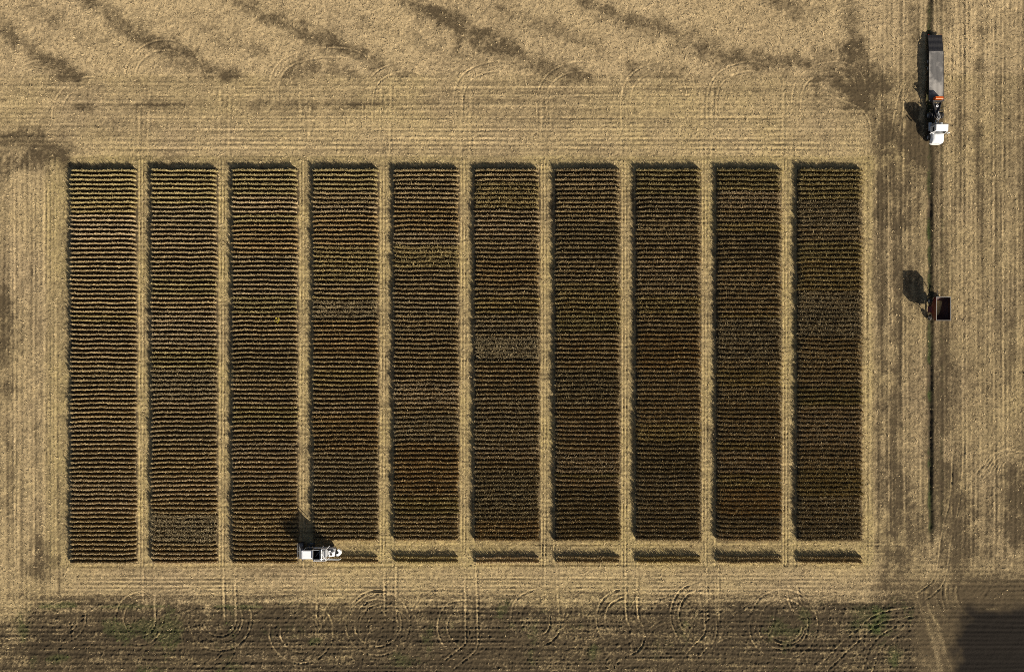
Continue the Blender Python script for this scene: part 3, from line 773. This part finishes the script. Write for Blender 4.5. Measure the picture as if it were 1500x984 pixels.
# gooseneck: raised front frame, triangular neck
gn = B()
for s_ in (-1, 1):
    gn.tube((s_ * .72, -.15, 1.25), (s_ * .10, -2.5, 1.38), .085, seg=8)
    gn.box(s_ * .78, -.25, .8, s_ * .62, .05, 1.45, .02)
gn.box(-.8, -.22, 1.2, .8, -.08, 1.42, .02)
gn.prism([(-.66, -.28), (.66, -.28), (.14, -2.2), (-.14, -2.2)], 'z', 1.12, 1.2, .01)
gn.tube((0, -2.45, 1.05), (0, -2.45, 1.42), .13)
gn.build('gooseneck', M_BLACK, tl)
B().lathe([(-.03, .10), (.03, .10), (.03, .2), (-.03, .2)], (.02, -.85, 1.32), 'z', 20).build('reel', M_WHITE, tl)
B().tube((.02, -.85, 1.2), (.02, -.85, 1.36), .06).build('reel_hub', M_BLACK, tl)
bh = B()
bh.prism([(.12, 1.06), (.12, 1.98), (.22, 2.05), (.58, 1.98), (.58, 1.6), (.58, 1.06)], 'x', -.55, .72, .03)
bh.build('engine_cover', M_ORANGE, tl, 'bright orange cover at the front of the deck')
bl = B(); bl.box(-.95, -.1, 1.06, .95, -.04, 1.75, .01)
for s_ in (-1, 1): bl.tube((s_ * .9, -.07, 1.0), (s_ * .9, -.07, 1.95), .05)
bl.tube((-.9, -.07, 1.92), (.9, -.07, 1.92), .04)
bl.build('headboard', M_BLACK, tl)
for s_ in (-1, 1):
    B().box(s_ * .85, .9, .12, s_ * .98, 1.05, .9, .01).build('landing_leg', M_GREY, tl)
    for yy in (5.6, 6.75):
        wheel(tl, (s_ * .98, yy, .42), .42, .24, M_STEEL, 'x', s_)
        wheel(tl, (s_ * .70, yy, .42), .42, .24, M_BLACK, 'x', s_)
    B().box(s_ * .92, LD + 2.84, .40, s_ * 1.12, LD + 2.90, .52, .01).build('tail_light', M_REDLAMP, tl)
ax = B()
for yy in (5.6, 6.75): ax.tube((-.98, yy, .42), (.98, yy, .42), .07)
ax.build('axle', M_BLACK, tl)

# ------------------------------------------------------------------ gravity wagon
wg = empty('grain_wagon', (gx(1369), gy(453), 0))
tag(wg, 'dark red open top grain wagon parked alone on the farm track', 'wagon')
RX, RY, ZT, ZM, ZB = 1.15, 1.88, 3.1, 2.25, 1.15
def shell(o, i):
    """outer and inner loops joined at the rim"""
    t = bmesh.new()
    def ring(l): return [t.verts.new(p) for p in l]
    O = [ring(l) for l in o]; I = [ring(l) for l in i]
    seq = O + I[::-1]
    for a_, b_ in zip(seq, seq[1:]):
        for k in range(4): t.faces.new((a_[k], a_[(k + 1) % 4], b_[(k + 1) % 4], b_[k]))
    t.faces.new(O[0][::-1]); t.faces.new(I[0])
    bmesh.ops.recalc_face_normals(t, faces=t.faces)
    return t
def rect(x0, y0, x1, y1, z): return [(x0, y0, z), (x1, y0, z), (x1, y1, z), (x0, y1, z)]
e = .035
t = shell([rect(-1.05, -.55, -.35, .55, ZB - .1), rect(-RX, -RY, RX, RY, ZM), rect(-RX, -RY, RX, RY, ZT)],
          [rect(-1.0, -.5, -.4, .5, ZB - .06), rect(-RX + e, -RY + e, RX - e, RY - e, ZM + .02), rect(-RX + e, -RY + e, RX - e, RY - e, ZT)])
b_ = B(); b_.merge(t); body = b_.build('body', M_RED, wg)
body.data.materials.append(M_INNER)
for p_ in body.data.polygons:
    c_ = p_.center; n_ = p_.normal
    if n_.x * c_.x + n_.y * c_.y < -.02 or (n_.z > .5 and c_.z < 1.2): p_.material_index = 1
rb = B()
for s_ in (-1, 1):
    for k in range(5):
        yy = -RY + .12 + k * (2 * RY - .24) / 4
        rb.box(s_ * (RX + .003), yy - .03, ZM, s_ * (RX + .045), yy + .03, ZT - .02, .006)
    for k in range(3):
        xx = -.8 + k * .8
        rb.box(xx - .03, s_ * (RY + .003), ZM, xx + .03, s_ * (RY + .045), ZT - .02, .006)
rb.build('ribs', M_RED, body)
rm = B()
for s_ in (-1, 1):
    rm.box(-RX - .05, s_ * (RY - .05), ZT, RX + .05, s_ * (RY + .05), ZT + .06, .012)
    rm.box(s_ * (RX - .05), -RY + .052, ZT, s_ * (RX + .05), RY - .052, ZT + .06, .012)
rm.build('rim_rail', paint('dull_rim_steel', (.27, .25, .22), .6, .1, .5), body)
# grain heap inside, sloping
gn_ = 18; vv = []
def wall_at(z):
    k = (z - 1.09) / (2.27 - 1.09); a0 = (-1.0, -.5, -.4, .5); a1 = (-RX + e, -RY + e, RX - e, RY - e)
    return [p + (q - p) * k for p, q in zip(a0, a1)]
for j in range(gn_ + 1):
    for i in range(gn_ + 1):
        u = i / gn_; v_ = j / gn_
        z_ = 1.82 + .30 * (v_ - .4) - .25 * u + .22 * math.exp(-((u - .05) ** 2 + (v_ - .6) ** 2) / .03)
        x0_, y0_, x1_, y1_ = wall_at(z_)
        vv.append((x0_ + .006 + (x1_ - x0_ - .012) * u, y0_ + .006 + (y1_ - y0_ - .012) * v_, z_ + random.Random(i * 31 + j).uniform(-.012, .012)))
ff = [(j * (gn_ + 1) + i, j * (gn_ + 1) + i + 1, (j + 1) * (gn_ + 1) + i + 1, (j + 1) * (gn_ + 1) + i) for j in range(gn_) for i in range(gn_)]
tag(mesh_np('grain', np.array(vv), np.array(ff), M_GRAIN, None, True, wg.location), 'heap of pale grain inside the red wagon', 'grain')
und = B()
for s_ in (-1, 1):
    und.box(s_ * .5, -1.7, .62, s_ * .62, 1.7, .82, .01)
    und.box(-.95, s_ * 1.35 - .06, .45, .95, s_ * 1.35 + .06, .6, .01)
    for yy in (-1.5, 1.5):
        und.tube((s_ * .56, yy, .8), (s_ * .95, yy * 1.12, ZM), .05, seg=8)
    und.tube((s_ * .56, 0, .8), (s_ * 1.0, 0, ZM - .1), .04, seg=8)
und.tube((0, -1.5, .6), (0, 1.5, .6), .07)
und.build('undercarriage', M_BLACK, wg)
B().tube((.1, 1.45, .5), (.25, 3.1, .45), .06).tube((.25, 3.05, .3), (.25, 3.1, .75), .05).build('drawbar', M_BLACK, wg)
ch = B(); ch.prism([(-1.05, ZB + .15), (-1.5, ZB - .3), (-1.48, ZB - .38), (-.95, ZB - .08)], 'y', -.45, .45, .01); ch.build('chute', M_RED, wg)
for s_ in (-1, 1):
    for yy in (-1.35, 1.35):
        wheel(wg, (s_ * 1.0, yy, .46), .46, .30, M_STEEL if s_ < 0 else M_RED, 'x', s_)
ld = B()
for s_ in (-1, 1): ld.tube((.5 + s_ * .2, RY + .08, 1.3), (.5 + s_ * .2, RY + .08, ZT), .018, seg=6)
for k in range(6): ld.tube((.3, RY + .08, 1.45 + k * .3), (.7, RY + .08, 1.45 + k * .3), .014, seg=6)
ld.build('ladder', M_GREY, wg)

# ------------------------------------------------------------------ plot combine (front faces -x)
cm = empty('combine_harvester', (gx(470), gy(804.5), 0))
tag(cm, 'small white plot combine harvester cutting along the bottom edge of the plots', 'combine harvester')
bd = B()
bd.prism([(-2.0, .8), (-2.0, 1.45), (-.7, 1.9), (-.7, 2.3), (1.6, 2.3), (2.7, 2.0), (2.9, 1.2), (2.5, .75), (1.0, .62)], 'y', -.62, .62, .03)
bd.build('body', M_GREY, cm)
for s_ in (-1, 1):
    B().prism([(-.6, 1.25), (-.6, 2.2), (1.5, 2.2), (2.55, 1.95), (2.7, 1.3)], 'y', s_ * .625, s_ * .67, .01).build('side_panel', M_WHITE, cm)
cbm = B(); cbm.hexa((-2.35, -.62, -.78, .62), (-2.3, -.6, -.8, .6), 1.5, 1.8, .02)
for x_ in (-2.28, -.84):
    for s_ in (-1, 1): cbm.box(x_ - .04, s_ * .6 - .04, 1.75, x_ + .04, s_ * .6 + .04, 3.12, .01)
cabm = cbm.build('cab', M_WHITE, cm)
B().box(-2.52, -.70, 3.12, -.66, .70, 3.34, .06).build('roof', M_WHITE, cabm)
B().box(-2.25, -.60, 3.342, -.9, .6, 3.37, .01).build('roof_panel', M_WHITE, cabm)
B().prism([(-2.33, 1.8), (-2.38, 3.11), (-2.36, 3.11), (-2.31, 1.8)], 'y', -.55, .55, 0).build('windscreen', M_GLASS, cabm)
for s_ in (-1, 1):
    B().box(-2.22, s_ * .60, 1.82, -.9, s_ * .615, 3.1, .004).build('window', M_GLASS, cabm)
    mr = B().tube((-2.3, s_ * .62, 2.9), (-2.5, s_ * 1.0, 2.9), .018); mr.box(-2.55, s_ * .93, 2.45, -2.49, s_ * 1.15, 2.95, .02); mr.build('mirror', M_BLACK, cabm)
# grain tank, open
t = shell([rect(-.58, -.55, .42, .55, 2.3), rect(-.66, -.76, .5, .76, 2.9), rect(-.66, -.76, .5, .76, 3.45)],
          [rect(-.5, -.45, .34, .45, 2.45), rect(-.61, -.71, .45, .71, 2.92), rect(-.61, -.71, .45, .71, 3.45)])
b_ = B(); b_.merge(t); tank = b_.build('grain_tank', M_BLACK, cm)
rm = B()
for s_ in (-1, 1):
    rm.box(-.70, s_ * .73, 3.45, .54, s_ * .81, 3.51, .01)
for x_ in (-.66, .5): rm.box(x_ - .04, -.728, 3.45, x_ + .04, .728, 3.51, .01)
rm.build('tank_rim', M_STEEL, tank)
B().tube((-.4, -.5, 2.9), (.3, .45, 2.9), .07).build('tank_auger', M_GREY, tank)
# weighing frame and elevator behind the tank (white struts)
fm = B()
for s_ in (-1, 1):
    fm.tube((.68, s_ * .95, 2.1), (.78, s_ * .9, 3.75), .06, seg=8); fm.tube((1.62, s_ * .95, 2.1), (1.52, s_ * .9, 3.7), .06, seg=8)
    fm.tube((.78, s_ * .9, 3.72), (1.52, s_ * .9, 3.68), .055, seg=8)
    fm.tube((.72, s_ * .6, 3.72), (.95, s_ * .95, 3.1), .05, seg=8)
fm.tube((.78, -.9, 3.74), (.78, .9, 3.74), .06, seg=8); fm.tube((1.52, -.9, 3.7), (1.52, .9, 3.7), .06, seg=8)
fm.tube((.8, .35, 3.78), (1.5, -.75, 3.76), .055, seg=8)
fm.build('weigh_frame', M_WHITE, cm)
B().prism([(.88, -.5), (1.4, -.45), (1.4, .62), (.88, .62)], 'z', 3.2, 3.62, .05).build('weigh_hopper', M_STEEL, cm)
hb = B(); hb.hexa((.75, -.55, 1.55, .55), (.9, -.5, 1.4, .6), 2.3, 3.2, .03); hb.build('hopper_base', M_GREY, cm)
pf = B(); pf.box(-.65, -1.22, 1.98, .6, -.80, 2.04, .01)
pf.build('platform', M_WHITE, cm)
rl = B()
for x_ in (-.6, 0, .55): rl.tube((x_, -1.2, 2.04), (x_, -1.2, 2.9), .022, seg=6)
rl.tube((-.6, -1.2, 2.9), (.55, -1.2, 2.9), .025, seg=6); rl.tube((-.6, -1.2, 2.5), (.55, -1.2, 2.5), .02, seg=6)
rl.build('railing', M_WHITE, cm)
ld = B()
for x_ in (-1.05, -.7): ld.tube((x_, -1.22, .5), (x_, -1.0, 2.0), .025, seg=6)
for k in range(5): ld.tube((-1.05, -1.19 + k * .04, .65 + .3 * k), (-.7, -1.19 + k * .04, .65 + .3 * k), .02, seg=6)
ld.build('ladder', M_WHITE, cm)
# engine cover and fan at the rear, white
eh = B(); eh.hexa((1.72, -.55, 2.75, .25), (1.85, -.5, 2.6, .2), 2.2, 2.75, .05)
eh.prism([(1.95, -.5), (2.15, .42), (1.8, .5), (1.72, -.1)], 'z', 2.3, 2.7, .03); eh.build('engine_cover', M_WHITE, cm)
B().lathe([(0, .02), (0, .16), (.05, .2), (.05, .02)], (2.25, -.12, 2.76), 'z', 18).build('fan_grille', M_BLACK, cm)
# curved chaff spreader
cs = B(); pts_o = []; pts_i = []
for a in np.linspace(R(-95), R(70), 12):
    pts_o.append((2.95 + .82 * math.cos(a), -.05 + .62 * math.sin(a))); pts_i.append((2.9 + .42 * math.cos(a), -.02 + .30 * math.sin(a)))
cs.prism(pts_o + pts_i[::-1], 'z', 1.35, 1.95, 0); cs.build('chaff_spreader', M_WHITE, cm)
B().tube((2.5, -.1, 1.5), (3.2, -.05, 1.5), .3, .34, seg=14).build('straw_outlet', M_BLACK, cm)
au = B().tube((.9, -1.0, 2.2), (1.5, -1.05, 2.3), .1).tube((1.5, -1.05, 2.3), (3.45, -1.08, 2.25), .12)
au.tube((3.4, -1.08, 2.25), (3.6, -1.08, 1.95), .11); au.build('unloading_auger', M_STEEL, cm)
ex = B().tube((.95, .85, 2.0), (.95, .85, 3.3), .06).lathe([(0, .02), (0, .17), (.12, .17), (.12, .02)], (.95, .85, 3.3), 'z', 16); ex.build('air_cleaner', M_STEEL, cm)
B().tube((1.9, .5, 2.2), (1.9, .5, 3.1), .05).build('exhaust_pipe', M_BLACK, cm)
# header
hdr = B(); hdr.prism([(-3.55, .12), (-3.0, .1), (-2.7, .3), (-2.65, 1.0), (-2.75, 1.0), (-2.85, .38), (-3.5, .16)], 'y', -1.25, 1.25, .01)
for s_ in (-1, 1): hdr.prism([(-3.9, .15), (-2.65, .1), (-2.65, 1.1), (-3.1, .9)], 'y', s_ * 1.25, s_ * 1.31, .01)
header = hdr.build('header', M_BLACK, cm)
rl = B(); rl.tube((-3.3, -1.22, .85), (-3.3, 1.22, .85), .05, seg=8)
for k in range(6):
    a = k * math.pi / 3; q = (-3.3 + .42 * math.cos(a), .85 + .42 * math.sin(a))
    rl.tube((q[0], -1.22, q[1]), (q[0], 1.22, q[1]), .022, seg=6)
    for yy in (-1.2, 0, 1.2): rl.tube((-3.3, yy, .85), (q[0], yy, q[1]), .015, seg=5)
    for m_ in range(16): rl.tube((q[0], -1.15 + m_ * .153, q[1]), (q[0] - .04, -1.15 + m_ * .153, q[1] - .18), .008, seg=4)
rl.build('reel', M_GREY, header)
B().tube((-2.95, -1.22, .45), (-2.95, 1.22, .45), .13).build('header_auger', M_GREY, header)
B().prism([(-2.8, .3), (-2.75, .9), (-1.9, 1.4), (-1.9, .85)], 'y', -.4, .4, .02).build('feeder_house', M_BLACK, cm)
for s_ in (-1, 1):
    wheel(cm, (-1.45, s_ * .95, .62), .62, .42, M_GREY, 'y', s_)
    wheel(cm, (1.9, s_ * .8, .42), .42, .28, M_GREY, 'y', s_)
ax = B().tube((-1.45, -.9, .62), (-1.45, .9, .62), .12).tube((1.9, -.78, .42), (1.9, .78, .42), .08); ax.build('axle', M_BLACK, cm)

# the cab, tank and weighing frame stand tall over the body
def lift(o, z0, k, dx, dy):
    for v in o.data.vertices:
        if v.co.z > z0: v.co.z = z0 + (v.co.z - z0) * k
        v.co.x += dx; v.co.y += dy
for o in [cabm] + list(cabm.children): lift(o, 1.8, 1.38, .20, .08)
for o in [tank] + list(tank.children): lift(o, 2.3, 1.55, .22, .12)
for o in cm.children:
    if o.name.split('.')[0] in ('weigh_frame', 'weigh_hopper', 'hopper_base'): lift(o, 2.3, 1.5, .22, .15)
